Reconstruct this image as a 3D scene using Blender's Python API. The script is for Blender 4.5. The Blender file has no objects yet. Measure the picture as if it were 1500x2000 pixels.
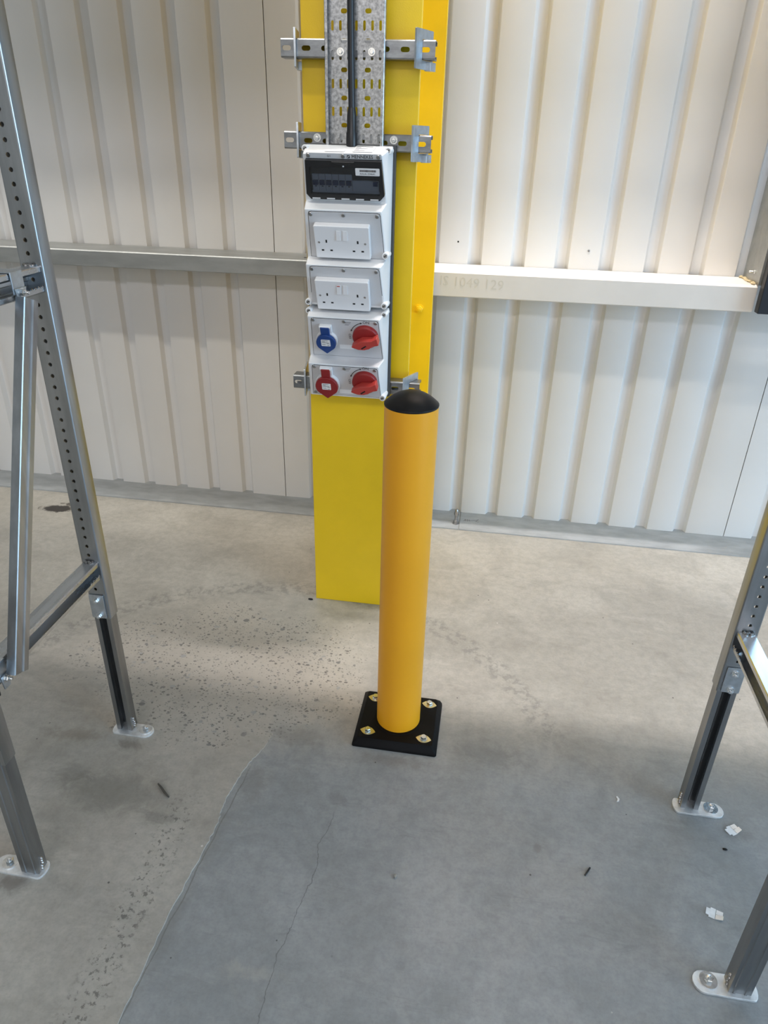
import bpy, math, random
import numpy as np
from mathutils import Matrix, Vector

SC = bpy.context.scene
COL = SC.collection
rnd = random.Random(7)

# ------------------------------------------------------------------ camera
PITCH, ROLL, YAW, FPX, CAMH = math.radians(27.6), math.radians(1.443), math.radians(8.31), 1372.0, 1.4
fw = Vector((-math.sin(YAW)*math.cos(PITCH), math.cos(YAW)*math.cos(PITCH), -math.sin(PITCH)))
rt = Vector((math.cos(YAW), math.sin(YAW), 0)); up = rt.cross(fw)
r2 = rt*math.cos(ROLL)+up*math.sin(ROLL); u2 = -rt*math.sin(ROLL)+up*math.cos(ROLL)
cam = bpy.data.cameras.new('camera'); cam.sensor_fit = 'HORIZONTAL'; cam.sensor_width = 36.0
cam.lens = FPX/1500*36; cam.clip_start = 0.02
co = bpy.data.objects.new('camera', cam); COL.objects.link(co)
co.matrix_world = Matrix(((r2.x, u2.x, -fw.x, 0), (r2.y, u2.y, -fw.y, 0), (r2.z, u2.z, -fw.z, CAMH), (0, 0, 0, 1)))
SC.camera = co

# ------------------------------------------------------------------ world, lights, exposure
w = bpy.data.worlds.new('world'); SC.world = w; w.use_nodes = True
w.node_tree.nodes['Background'].inputs[0].default_value = (0.55, 0.72, 1.0, 1)
w.node_tree.nodes['Background'].inputs[1].default_value = 2.0

def area(name, loc, target, sx, sy, power, color, shape='RECTANGLE', spread=None):
    l = bpy.data.lights.new(name, 'AREA'); l.shape = shape; l.size = sx
    if shape in ('RECTANGLE', 'ELLIPSE'): l.size_y = sy
    l.energy = power; l.color = color
    if spread: l.spread = spread
    o = bpy.data.objects.new(name, l); COL.objects.link(o); o.location = loc
    o.rotation_euler = (Vector(target)-Vector(loc)).to_track_quat('-Z', 'Y').to_euler()
    return o
# wall pack lamp close to the cladding, above the added beam
area('wall_lamp', (0.40, 2.24, 4.90), (0.40, 2.24, 0), 0.9, 0.10, 138, (1.0, 0.93, 0.92))
# high bay lamp in the aisle and a far lamp at the other end of the hall
area('high_bay_lamp', (-0.2, -0.90, 6.90), (-0.2, 2.0, 0.4), 7.0, 0.22, 166, (1, 0.93, 0.82))
area('far_lamp', (0.0, -7.0, 5.60), (0, 2.7, 0.6), 7.0, 0.40, 165, (0.96, 0.93, 1.0))
# daylight through the open loading door in the right wall
area('door_daylight', (6.9, -1.6, 2.3), (0, -1.6, 1.9), 5.0, 4.4, 430, (0.47, 0.75, 1.0))
# daylight through the window right of the frame
area('window_daylight', (1.777, 2.66, 2.115), (1.777, 0, 2.115), 1.60, 2.02, 46, (0.50, 0.74, 1.0))
# added fill: unseen strip above the left floor, broad panel behind the camera
area('fill_strip', (-3.6, 2.30, 6.95), (-3.6, 2.30, 0), 5.0, 0.6, 190, (1, 0.97, 0.92))
area('front_fill', (0.0, -8.9, 3.2), (0.0, 0.0, 2.6), 11.0, 3.4, 112, (1, 0.88, 0.76))
SC.view_settings.view_transform = 'Standard'; SC.view_settings.look = 'None'
SC.view_settings.gamma = 1.0; SC.view_settings.use_curve_mapping = False
SC.view_settings.exposure = 0.0

# ------------------------------------------------------------------ node helper and materials
class NT:
    def __init__(s, name):
        s.m = bpy.data.materials.new(name); s.m.use_nodes = True; s.t = s.m.node_tree
        s.b = s.t.nodes['Principled BSDF']
        s._pos = None
    def n(s, ty, **kw):
        nd = s.t.nodes.new(ty)
        for k, v in kw.items(): setattr(nd, k, v)
        return nd
    def l(s, a, b):
        s.t.links.new(a, b)
    def put(s, sock, v):
        if hasattr(v, 'is_output'): s.l(v, sock)
        elif isinstance(v, (tuple, list)) and sock.type == 'RGBA' and len(v) == 3: sock.default_value = (*v, 1)
        else: sock.default_value = v
    def pos(s):
        if s._pos is None: s._pos = s.n('ShaderNodeNewGeometry').outputs['Position']
        return s._pos
    def xyz(s):
        x = s.n('ShaderNodeSeparateXYZ'); s.l(s.pos(), x.inputs[0]); return x.outputs
    def ma(s, op, a, b=0.0, c=None, clamp=False):
        nd = s.n('ShaderNodeMath', operation=op, use_clamp=clamp); s.put(nd.inputs[0], a); s.put(nd.inputs[1], b)
        if c is not None: s.put(nd.inputs[2], c)
        return nd.outputs[0]
    def noise(s, scale, detail=4, rough=0.55, vec=None, dist=0.0):
        nd = s.n('ShaderNodeTexNoise'); nd.inputs['Scale'].default_value = scale
        nd.inputs['Detail'].default_value = detail; nd.inputs['Roughness'].default_value = rough
        nd.inputs['Distortion'].default_value = dist
        s.l(vec if vec is not None else s.pos(), nd.inputs['Vector']); return nd.outputs[0]
    def scaled(s, v):
        nd = s.n('ShaderNodeVectorMath', operation='MULTIPLY'); s.l(s.pos(), nd.inputs[0]); nd.inputs[1].default_value = v
        return nd.outputs[0]
    def step(s, v, a, b):
        nd = s.n('ShaderNodeMapRange', interpolation_type='SMOOTHSTEP'); s.put(nd.inputs[0], v)
        nd.inputs[1].default_value = a; nd.inputs[2].default_value = b
        return nd.outputs[0]
    def mix(s, f, a, b, mode='MIX'):
        nd = s.n('ShaderNodeMix', data_type='RGBA', blend_type=mode)
        s.put(nd.inputs[0], f); s.put(nd.inputs[6], a); s.put(nd.inputs[7], b); return nd.outputs[2]
    def blob(s, cx, cy, rx, ry, soft=0.5, wob=0.25, nz=None):
        wob = wob*1.8
        x, y, z = s.xyz()
        a = s.ma('DIVIDE', s.ma('SUBTRACT', x, cx), rx); b = s.ma('DIVIDE', s.ma('SUBTRACT', y, cy), ry)
        d = s.ma('SQRT', s.ma('ADD', s.ma('MULTIPLY', a, a), s.ma('MULTIPLY', b, b)))
        if nz is not None: d = s.ma('ADD', d, s.ma('MULTIPLY', s.ma('SUBTRACT', nz, 0.5), wob*4))
        return s.step(d, 1.0, 1.0-soft)
    def bump(s, h, strength=0.2, dist=0.01):
        nd = s.n('ShaderNodeBump'); nd.inputs['Strength'].default_value = strength; nd.inputs['Distance'].default_value = dist
        s.put(nd.inputs['Height'], h); s.l(nd.outputs[0], s.b.inputs['Normal'])
    def out(s, **kw):
        for k, v in kw.items(): s.put(s.b.inputs[k.replace('_', ' ')], v)
        return s.m

def paint(name, c, rough=0.5, var=0.08, scale=9.0, bump=0.0, bscale=300.0, spec=0.5):
    t = NT(name); n = t.noise(scale, 4)
    d = tuple(x*(1-var) for x in c); e = tuple(min(1, x*(1+var*0.6)) for x in c)
    colr = t.mix(t.step(n, 0.3, 0.7), d, e)
    if bump: t.bump(t.noise(bscale, 2), bump, 0.002)
    m = t.out(Base_Color=colr, Roughness=rough); t.b.inputs['Specular IOR Level'].default_value = spec
    return m
def metal(name, c, rough=0.35, var=0.18, scale=40.0, stretch=(1, 1, 1), met=1.0, bump=0.03):
    t = NT(name); v = t.scaled(stretch); n = t.noise(scale, 5, 0.6, vec=v)
    d = tuple(x*(1-var) for x in c); e = tuple(min(1, x*(1+var)) for x in c)
    k = t.step(n, 0.32, 0.68)
    r = t.ma('ADD', rough-0.06, t.ma('MULTIPLY', n, 0.14))
    if bump: t.bump(n, bump, 0.002)
    return t.out(Base_Color=t.mix(k, d, e), Roughness=r, Metallic=met)

M = {}
M['clad'] = paint('cladding_paint', (0.725, 0.715, 0.695), 0.42, 0.03, 2.0)
M['girt_paint'] = paint('cream_primer', (0.70, 0.672, 0.635), 0.5, 0.04, 6.0)
M['galv'] = metal('galvanised_sheet', (0.41, 0.42, 0.41), 0.48, 0.10, 25.0, (0.25, 1, 1), 0.85)
M['galv_flat'] = metal('galvanised_track', (0.385, 0.405, 0.415), 0.62, 0.12, 22.0, (0.4, 1, 1), 0.15)
M['spangle'] = metal('spangled_zinc', (0.42, 0.43, 0.44), 0.36, 0.32, 130.0, (1, 1, 1), 0.9, 0.05)
M['strut'] = metal('strut_steel', (0.29, 0.305, 0.32), 0.36, 0.20, 60.0, (0.35, 1, 1), 0.95)
M['clamp'] = metal('clamp_zinc', (0.56, 0.60, 0.64), 0.40, 0.10, 50.0)
M['rack'] = metal('rack_zinc', (0.41, 0.425, 0.44), 0.30, 0.14, 30.0, (1, 1, 0.12), 1.0)
M['rack_leg'] = metal('rack_leg_zinc', (0.33, 0.338, 0.345), 0.34, 0.12, 30.0, (1, 1, 0.12), 1.0)
M['bright'] = metal('bright_zinc', (0.80, 0.82, 0.83), 0.20, 0.10, 90.0)
M['plate'] = metal('foot_zinc', (0.84, 0.86, 0.87), 0.46, 0.10, 50.0, (1, 1, 1), 0.75)
M['clipmetal'] = metal('clip_metal', (0.86, 0.88, 0.90), 0.50, 0.05, 90.0, (1, 1, 1), 0.45, 0.0)
M['rail'] = metal('rail_zinc', (0.60, 0.62, 0.64), 0.27, 0.14, 30.0, (1, 0.12, 1), 1.0)
M['weld'] = metal('weld_bead', (0.42, 0.41, 0.40), 0.25, 0.4, 220.0, bump=0.3)
M['zincyellow'] = metal('yellow_zinc', (0.80, 0.72, 0.42), 0.28, 0.10, 60.0)
M['yellow'] = paint('column_yellow', (0.90, 0.590, 0.010), 0.38, 0.05, 5.0, 0.12, 420.0)
M['bollard'] = paint('bollard_yellow', (0.98, 0.440, 0.014), 0.42, 0.03, 5.0)
M['rubber'] = paint('black_rubber', (0.008, 0.008, 0.009), 0.45, 0.2, 30.0, 0.05, 200.0, 0.28)
M['rubber_base'] = paint('matt_black_base', (0.0045, 0.0045, 0.005), 0.55, 0.2, 30.0, 0.05, 200.0, 0.16)
M['black'] = paint('black_plastic', (0.014, 0.014, 0.015), 0.35, 0.1, 30.0)
M['blacktrim'] = paint('black_trim', (0.010, 0.013, 0.020), 0.45, 0.1, 30.0)
M['cable'] = paint('cable_black', (0.016, 0.017, 0.02), 0.38, 0.1, 30.0)
M['box'] = paint('box_grey', (0.80, 0.81, 0.82), 0.40, 0.02, 12.0)
M['boxdark'] = paint('box_back', (0.055, 0.058, 0.06), 0.5, 0.1, 12.0)
M['face'] = paint('faceplate_grey', (0.60, 0.60, 0.61), 0.45, 0.02, 12.0)
M['white'] = paint('socket_white', (0.80, 0.80, 0.81), 0.32, 0.01, 12.0)
M['line'] = paint('panel_seam', (0.05, 0.05, 0.05), 0.6, 0.1, 30.0)
M['ink'] = paint('black_ink', (0.02, 0.02, 0.022), 0.6, 0.0, 30.0)
M['slot'] = paint('dark_slot', (0.006, 0.006, 0.006), 0.8, 0.0, 30.0)
M['screw'] = metal('panel_screw', (0.40, 0.40, 0.40), 0.35, 0.2, 120.0)
M['blue'] = paint('plug_blue', (0.008, 0.050, 0.215), 0.38, 0.04, 20.0)
M['red'] = paint('plug_red', (0.27, 0.014, 0.017), 0.40, 0.04, 20.0)
M['knob'] = paint('knob_red', (0.30, 0.017, 0.017), 0.42, 0.04, 20.0)
M['handle'] = paint('handle_red', (0.50, 0.052, 0.042), 0.40, 0.04, 20.0)
M['sticker'] = paint('sticker_white', (0.78, 0.78, 0.78), 0.5, 0.02, 20.0)
M['breaker'] = paint('breaker_grey', (0.46, 0.50, 0.56), 0.45, 0.05, 20.0)
M['toggle'] = paint('breaker_blue', (0.03, 0.05, 0.14), 0.4, 0.05, 20.0)
M['pencil'] = paint('pencil_mark', (0.615, 0.59, 0.54), 0.6, 0.05, 60.0)
M['mark'] = paint('marker_scribble', (0.10, 0.10, 0.10), 0.6, 0.1, 60.0)
M['paper'] = paint('paper_white', (0.80, 0.80, 0.80), 0.6, 0.02, 60.0)
M['twig'] = paint('dark_twig', (0.08, 0.075, 0.065), 0.8, 0.2, 60.0)
M['hall'] = paint('hall_paint', (0.52, 0.52, 0.50), 0.6, 0.04, 1.0)
M['beam'] = paint('blocker_paint', (0.32, 0.32, 0.31), 0.6, 0.04, 2.0)  # paint shared by the two added light blockers
M['foam'] = paint('dried_sealant', (0.50, 0.41, 0.24), 0.8, 0.3, 90.0, 0.4, 120.0)

def tinted(name):
    t = NT(name); tr = t.n('ShaderNodeBsdfTransparent'); tr.inputs[0].default_value = (0.78, 0.81, 0.86, 1)
    gl = t.n('ShaderNodeBsdfGlossy'); gl.inputs['Roughness'].default_value = 0.08; gl.inputs[0].default_value = (1, 1, 1, 1)
    fr = t.n('ShaderNodeFresnel'); fr.inputs[0].default_value = 1.45
    mx = t.n('ShaderNodeMixShader'); t.l(fr.outputs[0], mx.inputs[0]); t.l(tr.outputs[0], mx.inputs[1]); t.l(gl.outputs[0], mx.inputs[2])
    t.l(mx.outputs[0], t.t.nodes['Material Output'].inputs[0]); return t.m
M['pane'] = tinted('tinted_pane')

def clear(name):
    t = NT(name); tr = t.n('ShaderNodeBsdfTransparent'); tr.inputs[0].default_value = (0.93, 0.96, 0.95, 1)
    gl = t.n('ShaderNodeBsdfGlossy'); gl.inputs['Roughness'].default_value = 0.02
    fr = t.n('ShaderNodeFresnel'); fr.inputs[0].default_value = 1.4
    mx = t.n('ShaderNodeMixShader'); t.l(fr.outputs[0], mx.inputs[0]); t.l(tr.outputs[0], mx.inputs[1]); t.l(gl.outputs[0], mx.inputs[2])
    t.l(mx.outputs[0], t.t.nodes['Material Output'].inputs[0]); return t.m
M['glass'] = clear('window_glass')

def concrete(name, warm):
    t = NT(name); x, y, z = t.xyz()
    n1 = t.noise(1.3, 6, 0.62, dist=0.6); n2 = t.noise(6.0, 6, 0.65, dist=0.8); n3 = t.noise(45.0, 4, 0.6)
    n4 = t.noise(9.0, 5, 0.7, vec=t.scaled((0.5, 2.4, 1)))
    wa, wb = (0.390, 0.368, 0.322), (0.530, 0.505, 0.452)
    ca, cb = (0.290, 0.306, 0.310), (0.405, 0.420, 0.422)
    wf = 1.0 if warm else t.step(t.ma('ADD', y, t.ma('MULTIPLY', n1, 0.3)), 1.38, 1.66)  # grey in front, beige behind; daylight and lamp tint partly put into this colour
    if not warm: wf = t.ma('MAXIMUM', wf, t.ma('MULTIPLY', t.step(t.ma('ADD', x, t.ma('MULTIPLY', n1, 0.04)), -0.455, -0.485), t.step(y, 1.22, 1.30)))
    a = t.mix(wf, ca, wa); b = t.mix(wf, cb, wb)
    c = t.mix(t.step(n1, 0.30, 0.70), a, b)
    dk = lambda q: t.mix(1.0, a, (q, q, q), 'MULTIPLY')
    c = t.mix(t.ma('MULTIPLY', t.step(n2, 0.40, 0.72), 0.42), c, dk(0.66))
    c = t.mix(t.ma('MULTIPLY', t.step(n4, 0.50, 0.78), 0.34), c, t.mix(1.0, b, (1.16, 1.16, 1.16), 'MULTIPLY'))
    c = t.mix(t.ma('MULTIPLY', t.step(n3, 0.35, 0.70), 0.26), c, dk(0.60))
    n5 = t.noise(150.0, 3, 0.6)
    c = t.mix(t.ma('MULTIPLY', t.step(n5, 0.40, 0.70), 0.16), c, dk(0.55))
    n6 = t.noise(16.0, 6, 0.75, vec=t.scaled((0.45, 1.8, 1)), dist=1.2)
    c = t.mix(t.ma('MULTIPLY', t.step(n6, 0.56, 0.70), 0.30), c, dk(0.62))
    h = t.ma('ADD', t.ma('MULTIPLY', n3, 0.5), n2)
    nst = t.noise(17.0, 6, 0.72, dist=0.8)
    def stain(col, fac, *bl):
        nonlocal c
        m = t.blob(*bl, nz=nst)
        c = t.mix(t.ma('MULTIPLY', m, fac if fac > 0.75 else fac*0.75), c, col)
    # fine black pits
    v = t.n('ShaderNodeTexVoronoi'); v.inputs['Scale'].default_value = 26.0; t.l(t.pos(), v.inputs['Vector'])
    sel = t.n('ShaderNodeSeparateColor'); t.l(v.outputs['Color'], sel.inputs[0])
    pit = t.ma('MULTIPLY', t.step(v.outputs['Distance'], 0.075, 0.05), t.step(sel.outputs[0], 0.90, 0.93))
    if True:
        # ground patch with the aggregate showing
        msk = t.blob(-0.70, 1.57, 0.62, 0.42, 0.60, 0.18, nz=n2)
        c = t.mix(t.ma('MULTIPLY', msk, 0.55), c, (0.47, 0.43, 0.37))
        for sc, thr, seed, hue in ((72.0, 0.34, 0.0, (0.12, 0.118, 0.11)), (130.0, 0.15, 3.1, (0.14, 0.135, 0.12)), (38.0, 0.78, 7.7, (0.17, 0.17, 0.165))):
            vv = t.n('ShaderNodeTexVoronoi'); vv.inputs['Scale'].default_value = sc; vv.inputs['Randomness'].default_value = 1.0
            sh = t.n('ShaderNodeVectorMath', operation='ADD'); t.l(t.scaled((1.0, 1.25, 0)), sh.inputs[0]); sh.inputs[1].default_value = (seed, seed*2, 0)
            nzv = t.n('ShaderNodeTexNoise'); nzv.inputs['Scale'].default_value = sc*1.3; t.l(t.pos(), nzv.inputs['Vector'])
            ad = t.n('ShaderNodeVectorMath', operation='MULTIPLY_ADD'); t.l(nzv.outputs['Color'], ad.inputs[0]); ad.inputs[1].default_value = (0.7/sc, 0.7/sc, 0); t.l(sh.outputs[0], ad.inputs[2])
            t.l(ad.outputs[0], vv.inputs['Vector'])
            sp = t.n('ShaderNodeSeparateColor'); t.l(vv.outputs['Color'], sp.inputs[0])
            rad = t.ma('ADD', 0.10, t.ma('MULTIPLY', sp.outputs[1], 0.30))
            st = t.ma('MULTIPLY', t.step(t.ma('SUBTRACT', rad, vv.outputs['Distance']), -0.02, 0.05), t.step(sp.outputs[0], thr, thr+0.05))
            st = t.ma('MULTIPLY', st, t.step(msk, 0.25, 0.75))
            tone = t.mix(sp.outputs[2], hue, tuple(q*2.1 for q in hue))
            c = t.mix(t.ma('MULTIPLY', st, 0.85), c, tone)
    if True:
        stain((0.022, 0.016, 0.012), 0.97, -1.745, 2.405, 0.085, 0.034, 0.30, 0.22)
        stain((0.03, 0.022, 0.016), 0.8, -1.715, 2.455, 0.05, 0.012, 0.4, 0.5)
        stain((0.15, 0.115, 0.075), 0.5, -0.99, 1.235, 0.12, 0.030, 0.9, 0.3)
        stain((0.06, 0.05, 0.04), 0.55, -0.83, 1.225, 0.055, 0.028, 0.9, 0.4)
        stain((0.10, 0.07, 0.05), 0.7, -0.90, 0.825, 0.06, 0.03, 0.9, 0.3)
        stain((0.15, 0.145, 0.13), 0.55, -0.80, 1.08, 0.16, 0.075, 0.7, 0.3)
        stain((0.15, 0.145, 0.13), 0.6, -0.66, 1.03, 0.05, 0.02, 0.8, 0.3)
        stain((0.14, 0.135, 0.12), 0.5, -0.93, 1.12, 0.08, 0.05, 0.8, 0.3)
    if warm:
        # pitted trowel track beside the joint
        tr = t.step(t.ma('ABSOLUTE', t.ma('SUBTRACT', t.ma('ADD', x, t.ma('MULTIPLY', n2, 0.05)), -0.595)), 0.05, 0.015)
        tr = t.ma('MULTIPLY', tr, t.step(y, 1.16, 1.0)); tr = t.ma('MULTIPLY', tr, t.step(t.noise(75.0, 4, 0.7), 0.54, 0.62))
        c = t.mix(t.ma('MULTIPLY', tr, 0.75), c, (0.13, 0.125, 0.11))
    else:
        stain((0.16, 0.15, 0.135), 0.55, -0.42, 1.335, 0.12, 0.05, 0.9, 0.3)
        stain((0.15, 0.15, 0.15), 0.45, 0.10, 1.36, 0.13, 0.05, 0.9, 0.4)
        stain((0.17, 0.155, 0.13), 0.5, -0.15, 1.295, 0.16, 0.03, 0.9, 0.3)
        stain((0.17, 0.165, 0.155), 0.5, -0.475, 1.16, 0.05, 0.085, 0.8, 0.3)
        stain((0.48, 0.46, 0.40), 0.4, -0.36, 0.735, 0.08, 0.022, 0.8, 0.4)
        stain((0.16, 0.16, 0.16), 0.5, -0.26, 1.155, 0.035, 0.03, 0.8, 0.3)
        stain((0.12, 0.11, 0.10), 0.5, 0.665, 1.225, 0.05, 0.028, 0.9, 0.3)
        stain((0.07, 0.07, 0.07), 0.6, 0.255, 0.712, 0.014, 0.008, 0.6, 0.3)
        stain((0.13, 0.12, 0.11), 0.5, 0.21, 1.10, 0.012, 0.02, 0.6, 0.3)
        # dark line along the broken joint
        line = t.ma('ADD', -0.531, t.ma('ADD', t.ma('MULTIPLY', t.ma('SUBTRACT', y, 0.8), 0.068), t.ma('MULTIPLY', t.ma('SUBTRACT', t.noise(11.0, 5, 0.6), 0.5), 0.020)))
        jl = t.ma('MULTIPLY', t.step(t.ma('ABSOLUTE', t.ma('SUBTRACT', x, line)), 0.0022, 0.0006), t.step(y, 1.24, 1.16))
        c = t.mix(t.ma('MULTIPLY', jl, 0.55), c, (0.12, 0.115, 0.10))
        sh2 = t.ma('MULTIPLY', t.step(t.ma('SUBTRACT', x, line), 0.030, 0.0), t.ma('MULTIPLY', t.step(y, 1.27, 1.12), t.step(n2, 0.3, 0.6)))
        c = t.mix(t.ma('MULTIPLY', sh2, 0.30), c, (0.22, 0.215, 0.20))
        # two hairline cracks
        for x0, k, yl, yh in ((-0.292, 0.085, 0.5, 1.13), (-0.265, -0.18, 0.4, 0.66)):
            line = t.ma('ADD', x0, t.ma('ADD', t.ma('MULTIPLY', t.ma('SUBTRACT', y, 0.8), k), t.ma('MULTIPLY', t.ma('SUBTRACT', t.noise(7.0, 5, 0.6), 0.5), 0.07)))
            cr = t.step(t.ma('ABSOLUTE', t.ma('SUBTRACT', x, line)), 0.0016, 0.0004)
            cr = t.ma('MULTIPLY', cr, t.ma('MULTIPLY', t.step(y, yl, yl+0.05), t.step(y, yh, yh-0.05)))
            c = t.mix(t.ma('MULTIPLY', cr, 0.55), c, (0.10, 0.10, 0.10))
        # fork-truck tyre arcs
        dx = t.ma('SUBTRACT', x, -0.55); dy = t.ma('SUBTRACT', y, 1.15)
        rr = t.ma('SQRT', t.ma('ADD', t.ma('MULTIPLY', dx, dx), t.ma('MULTIPLY', dy, dy)))
        arc = t.ma('MULTIPLY', t.step(t.ma('ABSOLUTE', t.ma('SUBTRACT', rr, 0.86)), 0.055, 0.02), t.step(y, 1.35, 1.5))
        arc = t.ma('MULTIPLY', arc, t.step(t.noise(38.0, 4, 0.7), 0.46, 0.6))
        c = t.mix(t.ma('MULTIPLY', arc, 0.5), c, (0.20, 0.195, 0.18))
    c = t.mix(t.ma('MULTIPLY', pit, 0.75), c, (0.04, 0.04, 0.04))
    v2 = t.n('ShaderNodeTexVoronoi'); v2.inputs['Scale'].default_value = 8.0; t.l(t.pos(), v2.inputs['Vector'])
    s2 = t.n('ShaderNodeSeparateColor'); t.l(v2.outputs['Color'], s2.inputs[0])
    spk = t.ma('MULTIPLY', t.step(v2.outputs['Distance'], 0.026, 0.014), t.step(s2.outputs[0], 0.62, 0.66))
    c = t.mix(t.ma('MULTIPLY', spk, 0.8), c, (0.72, 0.70, 0.66))
    t.bump(h, 0.12, 0.004)
    rg = t.ma('ADD', 0.29 if not warm else 0.42, t.ma('MULTIPLY', n2, 0.22))
    return t.out(Base_Color=c, Roughness=rg)
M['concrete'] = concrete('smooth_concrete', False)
M['slab'] = concrete('ground_concrete', True)

# ------------------------------------------------------------------ mesh helpers
class MB:
    def __init__(s): s.v = []; s.f = []
    def add(s, vs, fs, mx=None):
        o = len(s.v)
        s.v += [tuple(mx @ Vector(p)) if mx is not None else tuple(p) for p in vs]
        s.f += [tuple(i+o for i in q) for q in fs]; return s
    def box(s, x0, x1, y0, y1, z0, z1, mx=None):
        vs = [(x, y, z) for z in (z0, z1) for y in (y0, y1) for x in (x0, x1)]
        return s.add(vs, [(0, 2, 3, 1), (4, 5, 7, 6), (0, 1, 5, 4), (2, 6, 7, 3), (0, 4, 6, 2), (1, 3, 7, 5)], mx)
    def prism(s, poly, a, b, axis='z', mx=None):
        # poly in the two remaining axes (x:(y,z)  y:(x,z)  z:(x,y))
        def P(p, t):
            return {'x': (t, p[0], p[1]), 'y': (p[0], t, p[1]), 'z': (p[0], p[1], t)}[axis]
        n = len(poly); ar = sum(poly[i][0]*poly[(i+1) % n][1]-poly[(i+1) % n][0]*poly[i][1] for i in range(n))
        if (ar < 0) != (axis == 'y'): poly = poly[::-1]
        vs = [P(p, a) for p in poly]+[P(p, b) for p in poly]
        fs = [tuple(range(n))[::-1], tuple(range(n, 2*n))]+[(i, (i+1) % n, n+(i+1) % n, n+i) for i in range(n)]
        return s.add(vs, fs, mx)
    def lathe(s, prof, mx=None, n=24, close=True):
        # prof: (r,h) along local z
        vs = []; fs = []
        for r, h in prof:
            for k in range(n): a = 2*math.pi*k/n; vs.append((r*math.cos(a), r*math.sin(a), h))
        for j in range(len(prof)-1):
            for k in range(n): k2 = (k+1) % n; fs.append((j*n+k, j*n+k2, (j+1)*n+k2, (j+1)*n+k))
        if close: fs.append(tuple(range(n))[::-1]); fs.append(tuple((len(prof)-1)*n+k for k in range(n)))
        return s.add(vs, fs, mx)
    def cyl(s, r, h0, h1, mx=None, n=16): return s.lathe([(r, h0), (r, h1)], mx, n)
    def mesh(s, m): return s
    def build(s, name, mat, parent=None, label=None, bevel=0.0, smooth=40, segs=2):
        me = bpy.data.meshes.new(name); me.from_pydata(s.v, [], s.f); me.update()
        return finish(me, name, mat, parent, label, bevel, smooth, segs)

def finish(me, name, mat, parent=None, label=None, bevel=0.0, smooth=40, segs=2):
    me.materials.clear(); me.materials.append(M[mat])
    if smooth:
        me.polygons.foreach_set('use_smooth', [True]*len(me.polygons)); me.set_sharp_from_angle(angle=math.radians(smooth))
    o = bpy.data.objects.new(name, me); COL.objects.link(o)
    if label: o['label'] = label
    if parent is not None: attach(o, parent)
    if bevel:
        b = o.modifiers.new('bevel', 'BEVEL'); b.width = bevel; b.segments = segs; b.limit_method = 'ANGLE'; b.angle_limit = math.radians(35); b.harden_normals = True
    return o
WM = {}
def attach(o, parent):
    o.parent = parent
    o.matrix_parent_inverse = Matrix.Translation(-WM.get(parent.name, Vector((0, 0, 0))))
def thing(name, label, cat, loc, group=None):
    o = bpy.data.objects.new(name, None); COL.objects.link(o); o.empty_display_size = 0.05
    o.location = loc; WM[o.name] = Vector(loc); o['label'] = label; o['category'] = cat
    if group: o['group'] = group
    return o
def tag(o, label, cat, group=None):
    o['label'] = label; o['category'] = cat
    if group: o['group'] = group
    return o
def struct(o): o['kind'] = 'structure'; return o

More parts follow.
